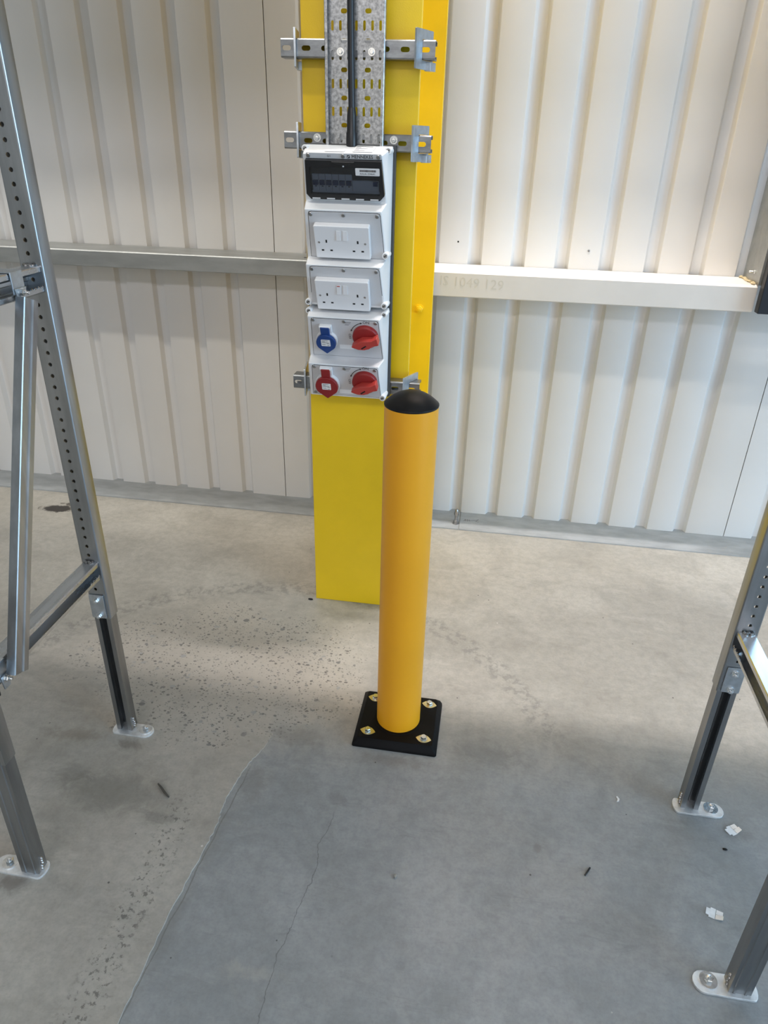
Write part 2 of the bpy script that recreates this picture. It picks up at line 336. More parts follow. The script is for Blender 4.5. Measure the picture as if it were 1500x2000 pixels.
def plate(outline, holes, t, mx):
    """flat sheet with real holes: outline/holes are 2D point lists, t thickness (centred), mx places it"""
    cu = bpy.data.curves.new('tmp', 'CURVE'); cu.dimensions = '2D'; cu.fill_mode = 'BOTH'; cu.extrude = t/2
    for pts in [outline]+holes:
        sp = cu.splines.new('POLY'); sp.points.add(len(pts)-1)
        for i, p in enumerate(pts): sp.points[i].co = (p[0], p[1], 0, 1)
        sp.use_cyclic_u = True
    o = bpy.data.objects.new('tmp', cu); me = bpy.data.meshes.new_from_object(o)
    bpy.data.objects.remove(o); bpy.data.curves.remove(cu)
    vs = [tuple(v.co) for v in me.vertices]; fs = [tuple(p.vertices) for p in me.polygons]
    bpy.data.meshes.remove(me)
    return MB().add(vs, fs, mx)
def perforated(x0, x1, z0, z1, hx, zs, r, t, mx):
    """strip in local xy with a row of round holes along y, thickness t centred on z=0"""
    vs = []; fs = []; p = (zs[1]-zs[0])/2
    def quad(pts):
        o = len(vs); n = len(pts)
        for z in (t/2, -t/2): vs.extend([(a, b, z) for a, b in pts])
        fs.append(tuple(range(o, o+n))); fs.append(tuple(range(o+n, o+2*n))[::-1])
    quad([(x0, z0), (x1, z0), (x1, zs[0]-p), (x0, zs[0]-p)]); quad([(x0, zs[-1]+p), (x1, zs[-1]+p), (x1, z1), (x0, z1)])
    n = 12; angs = [2*math.pi*(k+0.5)/n for k in range(n)]
    for zc in zs:
        ring = [(hx+r*math.cos(a), zc+r*math.sin(a)) for a in angs]
        rect = []
        for a in angs:
            dx, dy = math.cos(a), math.sin(a); q = 1e9
            if dx > 1e-6: q = min(q, (x1-hx)/dx)
            if dx < -1e-6: q = min(q, (x0-hx)/dx)
            if dy > 1e-6: q = min(q, p/dy)
            if dy < -1e-6: q = min(q, -p/dy)
            rect.append((hx+dx*q, zc+dy*q))
        cor = {0: (x1, zc+p), 1: (x0, zc+p), 2: (x0, zc-p), 3: (x1, zc-p)}
        for k in range(n):
            k2 = (k+1) % n; a, b = rect[k], rect[k2]; pts = [ring[k], a]
            if abs(a[0]-b[0]) > 1e-9 and abs(a[1]-b[1]) > 1e-9:
                pts.append(min(cor.values(), key=lambda c: (c[0]-(a[0] if abs(a[0]-x0) < 1e-9 or abs(a[0]-x1) < 1e-9 else b[0]))**2+(c[1]-(b[1] if abs(abs(b[1]-zc)-p) < 1e-9 else a[1]))**2))
            pts += [b, ring[k2]]; quad(pts)
            o = len(vs); (c, d), (e, g) = ring[k], ring[k2]
            vs.extend([(c, d, t/2), (e, g, t/2), (e, g, -t/2), (c, d, -t/2)]); fs.append((o, o+1, o+2, o+3))
    return MB().add(vs, fs, mx)
def text(body, size, mx, ext=0.0003, bold=0.0, align='LEFT', xs=1.0, sp=1.0):
    cu = bpy.data.curves.new('tmp', 'FONT'); cu.body = body; cu.size = size; cu.extrude = ext; cu.offset = bold; cu.resolution_u = 2
    cu.align_x = align; cu.space_character = sp
    o = bpy.data.objects.new('tmp', cu); me = bpy.data.meshes.new_from_object(o)
    bpy.data.objects.remove(o); bpy.data.curves.remove(cu)
    vs = [(v.co.x*xs, v.co.y, v.co.z) for v in me.vertices]; fs = [tuple(p.vertices) for p in me.polygons]
    bpy.data.meshes.remove(me)
    return MB().add(vs, fs, mx)
def circ(cx, cy, r, n=12): return [(cx+r*math.cos(2*math.pi*k/n), cy+r*math.sin(2*math.pi*k/n)) for k in range(n)]
def obl(cx, cy, w, h, n=6):
    """rounded slot (stadium)"""
    r = min(w, h)/2; pts = []
    if w >= h:
        for k in range(n+1): a = -math.pi/2+math.pi*k/n; pts.append((cx+w/2-r+r*math.cos(a), cy+r*math.sin(a)))
        for k in range(n+1): a = math.pi/2+math.pi*k/n; pts.append((cx-w/2+r+r*math.cos(a), cy+r*math.sin(a)))
    else:
        for k in range(n+1): a = math.pi*k/n; pts.append((cx+r*math.cos(a), cy+h/2-r+r*math.sin(a)))
        for k in range(n+1): a = math.pi+math.pi*k/n; pts.append((cx+r*math.cos(a), cy-h/2+r+r*math.sin(a)))
    return pts
def rrect(x0, x1, y0, y1, r, n=4):
    pts = []
    for cx, cy, a0 in ((x1-r, y0+r, -90), (x1-r, y1-r, 0), (x0+r, y1-r, 90), (x0+r, y0+r, 180)):
        for k in range(n+1): a = math.radians(a0+90*k/n); pts.append((cx+r*math.cos(a), cy+r*math.sin(a)))
    return pts
def frame(o, ex, ey, ez):
    return Matrix(((ex[0], ey[0], ez[0], o[0]), (ex[1], ey[1], ez[1], o[1]), (ex[2], ey[2], ez[2], o[2]), (0, 0, 0, 1)))
def facing(o, d, roll=0.0):
    """frame whose local z points along d"""
    q = Vector(d).to_track_quat('Z', 'Y'); return Matrix.Translation(o) @ q.to_matrix().to_4x4() @ Matrix.Rotation(roll, 4, 'Z')
FRONT = lambda x, y, z: frame((x, y, z), (1, 0, 0), (0, 0, 1), (0, -1, 0))      # local xy = world xz, local z towards the viewer
SIDE = lambda x, y, z: frame((x, y, z), (0, 1, 0), (0, 0, 1), (1, 0, 0))        # local xy = world yz
def hexbolt(mb, mx, r=0.009, h=0.007, washer=0.0, wt=0.002, stud=0.0):
    z = 0.0
    if washer: mb.cyl(washer, 0, wt, mx, 24); z = wt
    mb.lathe([(r*0.98, z), (r, z+h*0.15), (r, z+h*0.85), (r*0.86, z+h)], mx, 6)
    if stud: mb.lathe([(r*0.55, z+h), (r*0.55, z+h+stud*0.85), (r*0.42, z+h+stud)], mx, 12)
    return mb

# ------------------------------------------------------------------ the hall
X0, X1, Y0, YW, ZC = -7.0, 7.0, -9.0, 2.78, 7.0
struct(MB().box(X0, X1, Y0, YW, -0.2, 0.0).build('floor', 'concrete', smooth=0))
FLOOR = bpy.data.objects['floor']
# older, rougher slab on the left with a broken edge, 2.5 mm proud
edge = [(-0.545, 0.609), (-0.543, 0.70), (-0.541, 0.80), (-0.533, 0.90), (-0.526, 0.98), (-0.521, 1.04), (-0.527, 1.075), (-0.525, 1.12), (-0.520, 1.16), (-0.516, 1.19), (-0.508, 1.225), (-0.494, 1.255), (-0.485, 1.29)]
pts = [(X0, Y0), (-0.56, Y0), (-0.55, 0.2)]
for i, p in enumerate(edge):
    pts.append(p)
    if i+1 < len(edge):
        q = edge[i+1]
        for k in range(1, 6):
            f = k/6; pts.append((p[0]+(q[0]-p[0])*f+rnd.uniform(-0.0022, 0.0022), p[1]+(q[1]-p[1])*f))
pts += [(-0.478, 1.33), (-0.52, 1.335), (-0.60, 1.335), (-0.75, 1.335), (-0.9, 1.335), (X0, 1.335)]
mb = MB(); n = len(pts)
hz_ = lambda y: 0.0022*min(1.0, max(0.0, (1.33-y)/0.16))+0.0003
mb.add([(x, y, hz_(y)) for x, y in pts]+[(x+(0.0008 if x > -1 and y < 1.3 else 0), y, -0.001) for x, y in pts],
       [tuple(range(n))]+[(i, n+i, n+(i+1) % n, (i+1) % n) for i in range(n)])
mb.build('slab', 'slab', FLOOR, smooth=0, label='rough beige slab with a broken edge')

WX0, WX1, WZ0, WZ1 = 0.955, 2.60, 1.08, 3.15          # window opening
wall = struct(MB().box(X0, WX0, YW, YW+0.1, 0, ZC).box(WX1, X1, YW, YW+0.1, 0, ZC).box(WX0, WX1, YW, YW+0.1, 0, WZ0).box(WX0, WX1, YW, YW+0.1, WZ1, ZC).build('wall_back', 'hall', smooth=0))
YP, GD, PITCHG, XG0, GW = 2.705, 0.023, 0.1545, -0.112, 0.052
def sheet(x0, x1, mb, zs):
    prof = [(x0, YP)]
    k = math.floor((x0-XG0)/PITCHG)-1
    while True:
        g = XG0+PITCHG*k; k += 1
        if g > x1: break
        if g < x0+0.004: 
            continue
        if g+GW > x1-0.002: break
        prof += [(g-0.002, YP), (g+0.001, YP+0.0012), (g+0.0110, YP+GD-0.0012), (g+0.0138, YP+GD), (g+GW-0.0138, YP+GD), (g+GW-0.0110, YP+GD-0.0012), (g+GW-0.001, YP+0.0012), (g+GW+0.002, YP)]
    prof.append((x1, YP))
    m = len(prof)
    mb.add([(x, y, z) for z in zs for x, y in prof], [(i, i+1, m+i+1, m+i) for i in range(m-1)])
    mb.add([(x, y+0.0016, z) for z in zs for x, y in prof], [(i+1, i, m+i, m+i+1) for i in range(m-1)])
    mb.add([(x0, YP, zs[0]), (x0, YP+0.012, zs[0]), (x0, YP+0.012, zs[1]), (x0, YP, zs[1])], [(3, 2, 1, 0)])
    mb.add([(x1, YP, zs[0]), (x1, YP+0.012, zs[0]), (x1, YP+0.012, zs[1]), (x1, YP, zs[1])], [(0, 1, 2, 3)])
    return mb
sx = -0.8375
for k in range(-3, 4):
    a = sx+k*1.854; b = a+1.854
    a = max(a+0.0016, X0); b = min(b-0.0016, X1); mb = MB(); lo, hi = max(a, WX0), min(b, WX1)
    if lo < hi:
        if a < lo: sheet(a, lo, mb, (0.0052, ZC))
        sheet(lo, hi, mb, (0.0052, WZ0)); sheet(lo, hi, mb, (WZ1, ZC))
        if hi < b: sheet(hi, b, mb, (0.0052, ZC))
    else: sheet(a, b, mb, (0.0052, ZC))
    mb.build('wall_sheet', 'clad', wall, smooth=30)

MB().cyl(0.0032, 0.0, 0.0004, FRONT(-0.1496, YP, 1.0961), 12).build('screw_hole', 'slot', wall, smooth=0)
MB().lathe([(0.0042, 0.0), (0.0040, 0.0012), (0.0018, 0.0016), (0.0018, 0.006)], FRONT(0.3115, YP, 1.0841), 12).build('fixing_screw', 'screw', wall)

# base track on the floor, in two lengths with an anchor stud
for xa, xb, nm in ((X0, -0.062, 'baseboard_back'), (-0.060, X1, 'baseboard_back')):
    o = struct(MB().box(xa, xb, 2.552, 2.760, 0.0, 0.005).build(nm, 'galv_flat', smooth=0))
    if xa == X0:
        mb = MB(); c = Matrix.Translation((-0.0755, 2.600, 0.005)) @ Matrix.Scale(1.22, 4)
        mb.cyl(0.012, 0, 0.003, c, 20); mb.lathe([(0.009, 0.003), (0.009, 0.011), (0.0078, 0.013)], c, 6)
        mb.lathe([(0.0055, 0.012), (0.0055, 0.036)], c, 12)
        mb.lathe([(0.0085, 0.034), (0.0085, 0.043), (0.0075, 0.045)], c, 6); mb.lathe([(0.0065, 0.045), (0.0065, 0.050), (0.004, 0.054)], c, 12)
        mb.build('anchor_stud', 'screw', o, label='threaded anchor stud with two nuts')
    else:
        mx = frame((-0.045, 2.625, 0.0052), (1, 0, 0), (0.2, 1, 0), (0, 0, 1))
        mb = MB()
        zig = [(0, 0), (0.004, 0.020), (0.006, 0.002), (0.013, 0.019), (0.015, 0.001), (0.021, 0.017), (0.024, 0.003), (0.031, 0.012), (0.046, 0.014), (0.058, 0.026), (0.050, 0.006), (0.064, 0.003)]
        for p, q in zip(zig, zig[1:]):
            d = Vector((q[0]-p[0], q[1]-p[1])).normalized()*0.0007; e = Vector((-d.y, d.x))
            mb.prism([(p[0]+e.x, p[1]+e.y), (q[0]+e.x, q[1]+e.y), (q[0]-e.x, q[1]-e.y), (p[0]-e.x, p[1]-e.y)], 0, 0.0002, 'z', mx)
        mb.build('marker_scribble', 'mark', o, smooth=0)

# girts: folded sections standing off the sheeting
def girt(x0, x1, zb, zt, yf, name, mat, cham):
    p = [(yf, zb), (yf+0.004, zb-0.003), (YP-0.002, zb-0.003), (YP-0.002, zb), (yf+0.006, zb+0.001), (yf+0.003, zb+0.004), (yf+0.003, zt-0.006), (yf+0.006, zt-0.003), (YP-0.002, zt-0.003), (YP-0.002, zt), (yf+cham, zt), (yf, zt-cham*0.7)]
    return struct(MB().prism(p, x0, x1, 'x').build(name, mat, smooth=30))
g1 = girt(X0, -0.40, 0.977, 1.032, 2.535, 'trim_1', 'galv', 0.005)
mb = MB()
for px in (-0.69, -0.655, -0.668): mb.add(*(lambda q: (q.v, q.f))(MB().cyl(0.006, 0, 0.0006, Matrix.Translation((px, 2.60+(px+0.69)*0.9, 1.0322)), 12)))
mb.build('bolt_hole', 'slot', g1, smooth=0)
g2 = girt(-0.36, 0.845, 0.936, 1.020, 2.535, 'trim_2', 'girt_paint', 0.010)
mx = frame((-0.197, 2.5346, 0.972), (1, 0, -0.035), (0.03, 0, 1), (0, -1, 0))
text('IS 1049 129', 0.046, mx, 0.0001, xs=1.02).build('handwriting', 'pencil', g2, smooth=0)
# jamb post of the opening at the right, its blue-grey return and the black trim over the girt end
j = struct(MB().box(0.842, 0.846, 2.535, 2.703, 1.0205, 3.2).box(0.842, 0.852, 2.531, 2.535, 1.0205, 3.2).box(0.8525, 0.90, 2.527, 2.531, 1.0205, 3.2).build('trim_3', 'galv', smooth=0))
MB().box(0.8515, 0.873, 2.5262, 2.5272, 1.021, 3.2).build('reveal', 'clamp', j, smooth=0)
mb = MB(); hexbolt(mb, facing((0.842, 2.585, 1.056), (-1, 0, 0)), 0.007, 0.005, 0, 0, 0.016); mb.build('bolt', 'bright', j)
mb = MB()
for k in range(22):
    y = 2.55+k*0.0072; r = rnd.uniform(0.004, 0.008)
    mb.lathe([(r*0.6, 0), (r, r*0.5), (r*0.6, r), (0.0005, r*1.15)], Matrix.Translation((0.834+rnd.uniform(-0.004, 0.004), y, 1.0196)), 7)
mb.build('sealant', 'foam', j)
t4 = struct(MB().box(0.848, 0.905, 2.49, 2.526, 0.938, 3.2).box(0.905, 2.65, 2.49, 2.526, 0.938, 1.03).build('trim_4', 'blacktrim', bevel=0.003))
# glazed opening beyond the jamb, bright with daylight
win = struct(MB().box(0.905, 0.955, 2.56, 2.62, 1.03, 3.2).box(2.60, 2.65, 2.56, 2.62, 1.03, 3.2).box(0.955, 2.60, 2.56, 2.62, 3.15, 3.2).box(0.955, 2.60, 2.56, 2.62, 1.03, 1.08).box(1.75, 1.80, 2.57, 2.61, 1.08, 3.15).build('window_1', 'clamp', smooth=0))
MB().box(0.955, 1.75, 2.585, 2.595, 1.08, 3.15).build('window_pane', 'glass', win, smooth=0)
MB().box(1.80, 2.60, 2.585, 2.595, 1.08, 3.15).build('window_pane', 'glass', win, smooth=0)

struct(MB().box(X0-0.1, X0, Y0, YW, 0, ZC).build('wall_left', 'hall', smooth=0))
struct(MB().box(X0-0.1, X1+0.1, Y0-0.1, Y0, 0, ZC).build('wall_front', 'hall', smooth=0))
struct(MB().box(X1, X1+0.1, Y0, -4.1, 0, ZC).box(X1, X1+0.1, 0.9, YW, 0, ZC).box(X1, X1+0.1, -4.1, 0.9, 4.55, ZC).build('wall_right', 'hall', smooth=0))
struct(MB().box(X0-0.1, X1+0.1, Y0-0.1, YW+0.1, ZC, ZC+0.1).build('ceiling', 'hall', smooth=0))
# added unseen beam, set so its edge shades upper wall and front floor
struct(MB().box(X0, X1, 1.80, 1.90, 2.65, 5.35).build('blocker_beam', 'beam', smooth=0))

# added unseen deck, keeps the high lamp off the foreground floor
struct(MB().box(X0, X1, -0.60, 0.90, 2.90, 3.00).build('blocker_deck', 'beam', smooth=0))

# ------------------------------------------------------------------ yellow steel column
CL, CR, CF = -0.5175, -0.2268, 1.966
col = thing('steel_column', 'tall yellow painted steel column carrying the power box and cable tray', 'column', (-0.372, 2.24, 0))
MB().box(CL, CR, CF, CF+0.017, 0.0, 6.9).build('front_flange', 'yellow', col, bevel=0.0015)
MB().box(CL, -0.2135, 2.500, 2.518, 0.0, 6.9).build('rear_flange', 'yellow', col, bevel=0.0015)
MB().box(-0.378, -0.366, CF+0.017, 2.500, 0.0, 6.9).build('web', 'yellow', col, smooth=0)
mb = MB(); hexbolt(mb, facing((-0.258, 2.500, 0.893), (0, -1, 0), 0.3), 0.0125, 0.009, 0.016, 0.002, 0.004); mb.build('bolt', 'yellow', col)

# ------------------------------------------------------------------ strut rails with beam clamps
RF = 1.925
def strut_rail(z, label, bolts, tilt=0.0):
    th = thing('strut_rail', label, 'rail', (-0.372, 1.945, z-0.0205), 'slotted strut rails across the column')
    x0, x1, h = -0.557, -0.1885, 0.039
    holes = [obl(-0.5425+0.0473*k, 0, 0.0215, 0.0105) for k in range(8)]
    zz = lambda x: z-(x-x0)*tilt
    mx = frame((0, RF+0.001, zz(0)), (1, 0, -tilt), (tilt, 0, 1), (0, -1, 0))
    mb = plate([(x0, -h/2+0.003), (x1, -h/2+0.003), (x1, h/2-0.003), (x0, h/2-0.003)], holes, 0.002, mx)
    for s in (-1, 1):
        a = h/2
        sec = [(-0.001, s*(a-0.003)), (0.002, s*a), (0.038, s*a), (0.040, s*(a-0.002)), (0.040, s*(a-0.009)), (0.038, s*(a-0.009)), (0.038, s*(a-0.002)), (0.002, s*(a-0.002)), (0.001, s*(a-0.003))]
        m2 = frame((0, RF+0.001, zz(0)), (1, 0, -tilt), (0, 1, 0), (tilt, 0, 1))
        mb.prism(sec, x0, x1, 'x', m2)
    mb.build('channel', 'strut', th, smooth=30)
    for xc, yf, yaw, ln in ((-0.5205, 1.917, -9.0, 0.085), (-0.2315, 1.898, 23.5, 0.078)):
        zc = zz(xc); a = math.radians(yaw); mc = frame((xc, yf, zc), (math.sin(a), math.cos(a), 0), (0, 0, 1), (math.cos(a), -math.sin(a), 0))
        o = (1.9235-yf)/math.cos(a)
        p = plate(rrect(0, ln, -0.039, 0.040, 0.002), [rrect(o, o+0.0475, -0.0205, 0.0205, 0.002)], 0.0045, mc)
        p.box(ln-0.030, ln-0.004, -0.041, -0.023, -0.002, 0.014, mc)
        p.build('beam_clamp', 'clamp', th, bevel=0.0008)
    for bx in bolts:
        mb = MB(); hexbolt(mb, FRONT(bx, RF, zz(bx)+0.007), 0.0062, 0.005, 0.0095, 0.0018, 0.001); mb.build('bolt', 'bright', th)
    return th
strut_rail(1.5985, 'grey slotted strut rail behind the cable tray, topmost of the three', [], 0.006)
strut_rail(1.4055, 'grey slotted strut rail just above the top edge of the power box', [-0.472, -0.280], 0.008)
strut_rail(0.7835, 'grey slotted strut rail at the foot of the power box, behind the bollard cap', [], 0.0)

# ------------------------------------------------------------------ cable tray and cable
tray = thing('cable_tray', 'perforated galvanised cable tray running up the yellow column above the power box', 'cable tray', (-0.375, 1.92, 1.40))
TL, TR = -0.446, -0.3035
holes = []
for k in range(-1, 9):
    zc = 1.440+0.0575*k
    for hx in (-0.403, -0.346): 
        if zc-0.006 > 1.392: holes.append(obl(hx, zc, 0.0150, 0.0098))
    zc = 1.4115+0.0577*k
    if zc-0.011 > 1.392:
        for q in range(7): holes.append(obl(-0.4305+0.0189*q, zc, 0.0062, 0.0200))
mb = plate([(TL, 1.390), (TR, 1.390), (TR, 1.95), (TL, 1.95)], holes, 0.0015, FRONT(0, 1.9235, 0))
for xx, s in ((TL, 1), (TR, -1)):
    mb.prism([(xx, 1.9243), (xx, 1.9055), (xx+s*0.0015, 1.904), (xx+s*0.0075, 1.904), (xx+s*0.0075, 1.9055), (xx+s*0.0015, 1.9058), (xx+s*0.0015, 1.9243)], 1.390, 1.95, 'z')
mb.build('tray_bed', 'spangle', tray, smooth=30)
for bx in (-0.4115, -0.337):
    mb = MB(); hexbolt(mb, FRONT(bx, 1.9225, 1.591), 0.0055, 0.004, 0.0085, 0.0016); mb.build('bolt', 'bright', tray)
cab = thing('power_cable', 'thick black power cable running down the cable tray into the box', 'cable', (-0.382, 1.905, 1.40))
mb = MB(); prev = None
zs = np.linspace(1.47, 1.95, 13); vs = []; fs = []; n = 14
for i, z in enumerate(zs):
    cx = -0.3805-0.004*math.sin((z-1.47)*4.2); cy = 1.9035
    for k in range(n): a = 2*math.pi*k/n; vs.append((cx+0.0082*math.cos(a), cy+0.0082*math.sin(a), z))
for i in range(len(zs)-1):
    for k in range(n): fs.append((i*n+k, i*n+(k+1) % n, (i+1)*n+(k+1) % n, (i+1)*n+k))
fs.append(tuple((len(zs)-1)*n+k for k in range(n)))
mb.add(vs, fs); mb.build('sheath', 'cable', cab)
MB().lathe([(0.0135, 0), (0.0135, 0.030), (0.0120, 0.034), (0.0115, 0.068), (0.0088, 0.084)], Matrix.Translation((-0.3805, 1.9025, 1.392)), 16).build('cable_gland', 'black', cab, label='wider black gland at the cable foot')

# ------------------------------------------------------------------ power distribution box
BX = -0.384
box = thing('power_box', 'grey wall power box with sockets, plug outlets and red switches on the yellow column', 'electrical box', (BX, 1.92, 0.765))
PN = {1: ((1.82, 1.378), (1.862, 1.272)), 2: ((1.82, 1.256), (1.872, 1.136)), 3: ((1.82, 1.127), (1.868, 1.020)), 4: ((1.82, 0.997), (1.872, 0.880)), 5: ((1.82, 0.872), (1.858, 0.772))}
def pmat(k):
    (ya, za), (yb, zb) = PN[k]; ev = Vector((0, ya-yb, za-zb)); ev.normalize(); nn = Vector((1, 0, 0)).cross(ev)
    return frame((BX, (ya+yb)/2, (za+zb)/2), (1, 0, 0), ev, nn)
hw = lambda y: 0.093+(y-1.82)*0.15
def housing(prof, name):
    n = len(prof); vs = [(BX-0.006-hw(y), y, z) for y, z in prof]+[(BX+hw(y), y, z) for y, z in prof]
    fs = [tuple(range(n)), tuple(range(n, 2*n))[::-1]]+[(i, n+i, n+(i+1) % n, (i+1) % n) for i in range(n)]
    return MB().add(vs, fs).build(name, 'box', box, bevel=0.0028, segs=3)
H1 = housing([(1.921, 1.400), (1.921, 1.0165), (1.868, 1.0175), (1.820, 1.127), (1.871, 1.1375), (1.8200, 1.256), (1.862, 1.272), (1.820, 1.378)], 'upper_housing')
H2 = housing([(1.921, 1.0145), (1.921, 0.768), (1.858, 0.771), (1.820, 0.872), (1.872, 0.881), (1.820, 0.997)], 'lower_housing')
MB().box(BX-0.117, BX+0.1125, 1.906, 1.9245, 0.764, 1.3995).build('back_shell', 'boxdark', box, bevel=0.002)
for (x, z) in ((BX-0.106, 1.388), (BX+0.099, 1.387), (BX+0.1000, 1.150), (BX+0.0995, 1.026), (BX+0.0995, 1.003), (BX-0.1035, 1.027), (BX-0.1030, 1.004), (BX+0.1005, 0.776)):
    y = 1.852 if z < 1.3 else 1.868
    mb = MB(); m = FRONT(x, y+0.02, z); mb.lathe([(0.0085, -0.03), (0.0085, 0.018), (0.0075, 0.020)], m, 20); mb.build('lid_screw_boss', 'box', box)
    mb = MB().cyl(0.0050, 0.0195, 0.0206, m, 14); o = mb.build('lid_screw', 'screw', box)
    MB().box(-0.0042, 0.0042, -0.0009, 0.0009, 0.0205, 0.0210, m @ Matrix.Rotation(0.5, 4, 'Z')).build('screw_slot', 'slot', o, smooth=0)
# sawtooth face plates with a dark seam round them
EXT = {1: (0.052, -0.054, 0.0, 0), 2: (0.0600, -0.0600, 1, 1), 3: (0.0535, -0.0540, 1, 1), 4: (0.0590, -0.0600, 1, 1), 5: (0.0480, -0.0480, 1, 1)}
def screw(k, u, v, par, n0=0.0):
    m = pmat(k) @ Matrix.Translation((u, v, n0))
    MB().lathe([(0.0048, 0), (0.0048, 0.0010), (0.0040, 0.0020)], m, 14).build('screw', 'screw', par)
    MB().box(-0.0030, 0.0030, -0.0007, 0.0007, 0.0019, 0.0023, m @ Matrix.Rotation(0.7, 4, 'Z')).box(-0.0007, 0.0007, -0.0030, 0.0030, 0.0019, 0.0023, m @ Matrix.Rotation(0.7, 4, 'Z'))
FP = {}
for k in (2, 3, 4, 5):
    t, b = EXT[k][:2]; m = pmat(k)
    wt, wb = 0.0895, 0.0955
    def outl(d): 
        return [(-wb+d, b+d), (wb-d, b+d), (wt-d, t-d-0.008), (wt-d-0.002, t-d-0.002), (wt-d-0.008, t-d), (-wt+d+0.008, t-d), (-wt+d+0.002, t-d-0.002), (-wt+d, t-d-0.008)]
    MB().prism(outl(-0.0012), 0.0, 0.0007, 'z', m).build('seam', 'line', box, smooth=0)
    FP[k] = MB().prism(outl(0), 0.0, 0.0016, 'z', m).build('face_plate', 'face', box, bevel=0.0006)
SCR = {2: [(-0.084, 0.0535), (-0.0016, 0.0530), (0.0825, 0.0530)], 3: [(-0.084, 0.0465), (-0.0016, 0.0465), (0.0825, 0.0460)], 4: [(-0.084, 0.0545), (-0.001, 0.0540), (0.0825, 0.0535)], 5: [(-0.0835, 0.0435), (-0.0004, 0.0430), (0.0825, 0.0430), (-0.0885, -0.0430)]}
for k, l in SCR.items():
    for u, v in l: screw(k, u, v, FP[k], 0.0016)
# --- breaker window
m1 = pmat(1)
MB().prism([(-0.0915, 0.0475), (0.0915, 0.0475), (0.0905, 0.0590), (-0.0905, 0.0590)], 0, 0.0012, 'z', m1).build('name_strip', 'face', box, smooth=0)
NS = bpy.data.objects['name_strip']
for u, v in ((-0.0855, 0.0530), (-0.0013, 0.0528), (0.0835, 0.0526)): screw(1, u, v, NS, 0.0012)
word = text('MENNEKES', 0.0112, m1 @ Matrix.Translation((0.0192, 0.0486, 0.0012)), 0.0002, 0.0, xs=0.90, sp=1.04); WN, WF = len(word.v), len(word.f)
for du, dv in ((0.0003, 0.0), (0.00015, 0.0002), (0.00015, -0.0002)): word.add(list(word.v[:WN]), list(word.f[:WF]), frame(Vector(m1.col[0][:3])*du+Vector(m1.col[1][:3])*dv+Vector(m1.col[2][:3])*(dv*0.1+du*0.1), (1, 0, 0), (0, 1, 0), (0, 0, 1)))
word.build('maker_lettering', 'ink', NS, smooth=0)
lg = MB(); ml = m1 @ Matrix.Translation((0.0082, 0.0484, 0.0012))
lg.prism([(0, 0), (0.0068, 0), (0.0068, 0.0068), (0, 0.0068)], 0, 0.0003, 'z', ml); lg.build('logo', 'ink', NS, smooth=0)
MB().prism([(0.0012, 0.0015), (0.0028, 0.0015), (0.0056, 0.0052), (0.0040, 0.0052), (0.0034, 0.0042), (0.0018, 0.0042)], 0.0003, 0.0005, 'z', ml).build('logo_stroke', 'sticker', NS, smooth=0)
text('G/1', 0.006, m1 @ Matrix.Translation((-0.0400, 0.0505, 0.0012)), 0.0002).build('code_lettering', 'ink', NS, smooth=0)
CO = [(-0.0925, 0.0462), (0.0915, 0.0462), (0.0965, -0.0340), (0.0850, -0.0466), (-0.0870, -0.0466), (-0.0975, -0.0340)]
CI = [(-0.0835, 0.0310), (0.0845, 0.0310), (0.0850, -0.0335), (-0.0855, -0.0335)]
MB().prism(CO, 0.0002, 0.0010, 'z', m1).build('breaker_tray', 'black', box, smooth=0)
BT = bpy.data.objects['breaker_tray']
MB().box(-0.0840, 0.0835, -0.0345, -0.0285, 0.001, 0.0032, m1).build('din_cover', 'breaker', BT, smooth=0)
for q in range(6):
    u = -0.0815+0.0165*q
    MB().box(u+0.0004, u+0.0161, -0.0285, -0.0135, 0.001, 0.0050, m1).box(u+0.0004, u+0.0161, -0.0135, 0.0110, 0.001, 0.0035, m1).build('circuit_breaker', 'breaker', BT, smooth=0)
    MB().box(u+0.0022, u+0.0143, -0.0135, -0.0030, 0.0035, 0.0085, m1).build('toggle', 'toggle', BT, smooth=0)
    MB().box(u+0.0058, u+0.0105, -0.0185, -0.0163, 0.005, 0.0053, m1).build('indicator', 'ink', BT, smooth=0)
MB().box(0.0180, 0.0825, -0.0285, -0.0020, 0.001, 0.0045, m1).build('residual_breaker', 'breaker', BT, smooth=0)
MB().box(0.0690, 0.0800, -0.0130, -0.0030, 0.0045, 0.0085, m1).build('toggle', 'toggle', BT, smooth=0)
pl = plate(CO, [CI[::-1]], 0.0110, m1 @ Matrix.Translation((0, 0, 0.0065)))
COV = pl.build('cover_frame', 'black', box, bevel=0.0008)
MB().prism([(-0.0838, 0.0314), (0.0848, 0.0314), (0.0853, -0.0339), (-0.0858, -0.0339)], 0.0108, 0.0118, 'z', m1).build('window_pane', 'pane', COV, smooth=0)
arc = [(-0.028, 0.0455)]+[(-0.028+0.056*i/14, 0.0455-0.0085*math.sin(math.pi*i/14)) for i in range(1, 14)]+[(0.028, 0.0455)]
MB().prism(arc, 0.012, 0.0165, 'z', m1).build('cover_latch', 'black', COV, bevel=0.0012)
MB().box(-0.0018, 0.0018, 0.0325, 0.0365, 0.012, 0.0126, m1).build('latch_mark', 'sticker', COV, smooth=0)
for u in (-0.0735, -0.0370, -0.0005, 0.0355, 0.0715):
    MB().box(u-0.0100, u+0.0100, -0.0455, -0.0425, 0.012, 0.0128, m1).build('hinge_tab', 'face', COV, smooth=0)
lab = MB().prism(rrect(0.0285, 0.0870, 0.0135, 0.0308, 0.0018), 0.0118, 0.0122, 'z', m1).build('asset_label', 'sticker', box, smooth=0)
mb = MB(); u = 0.0390
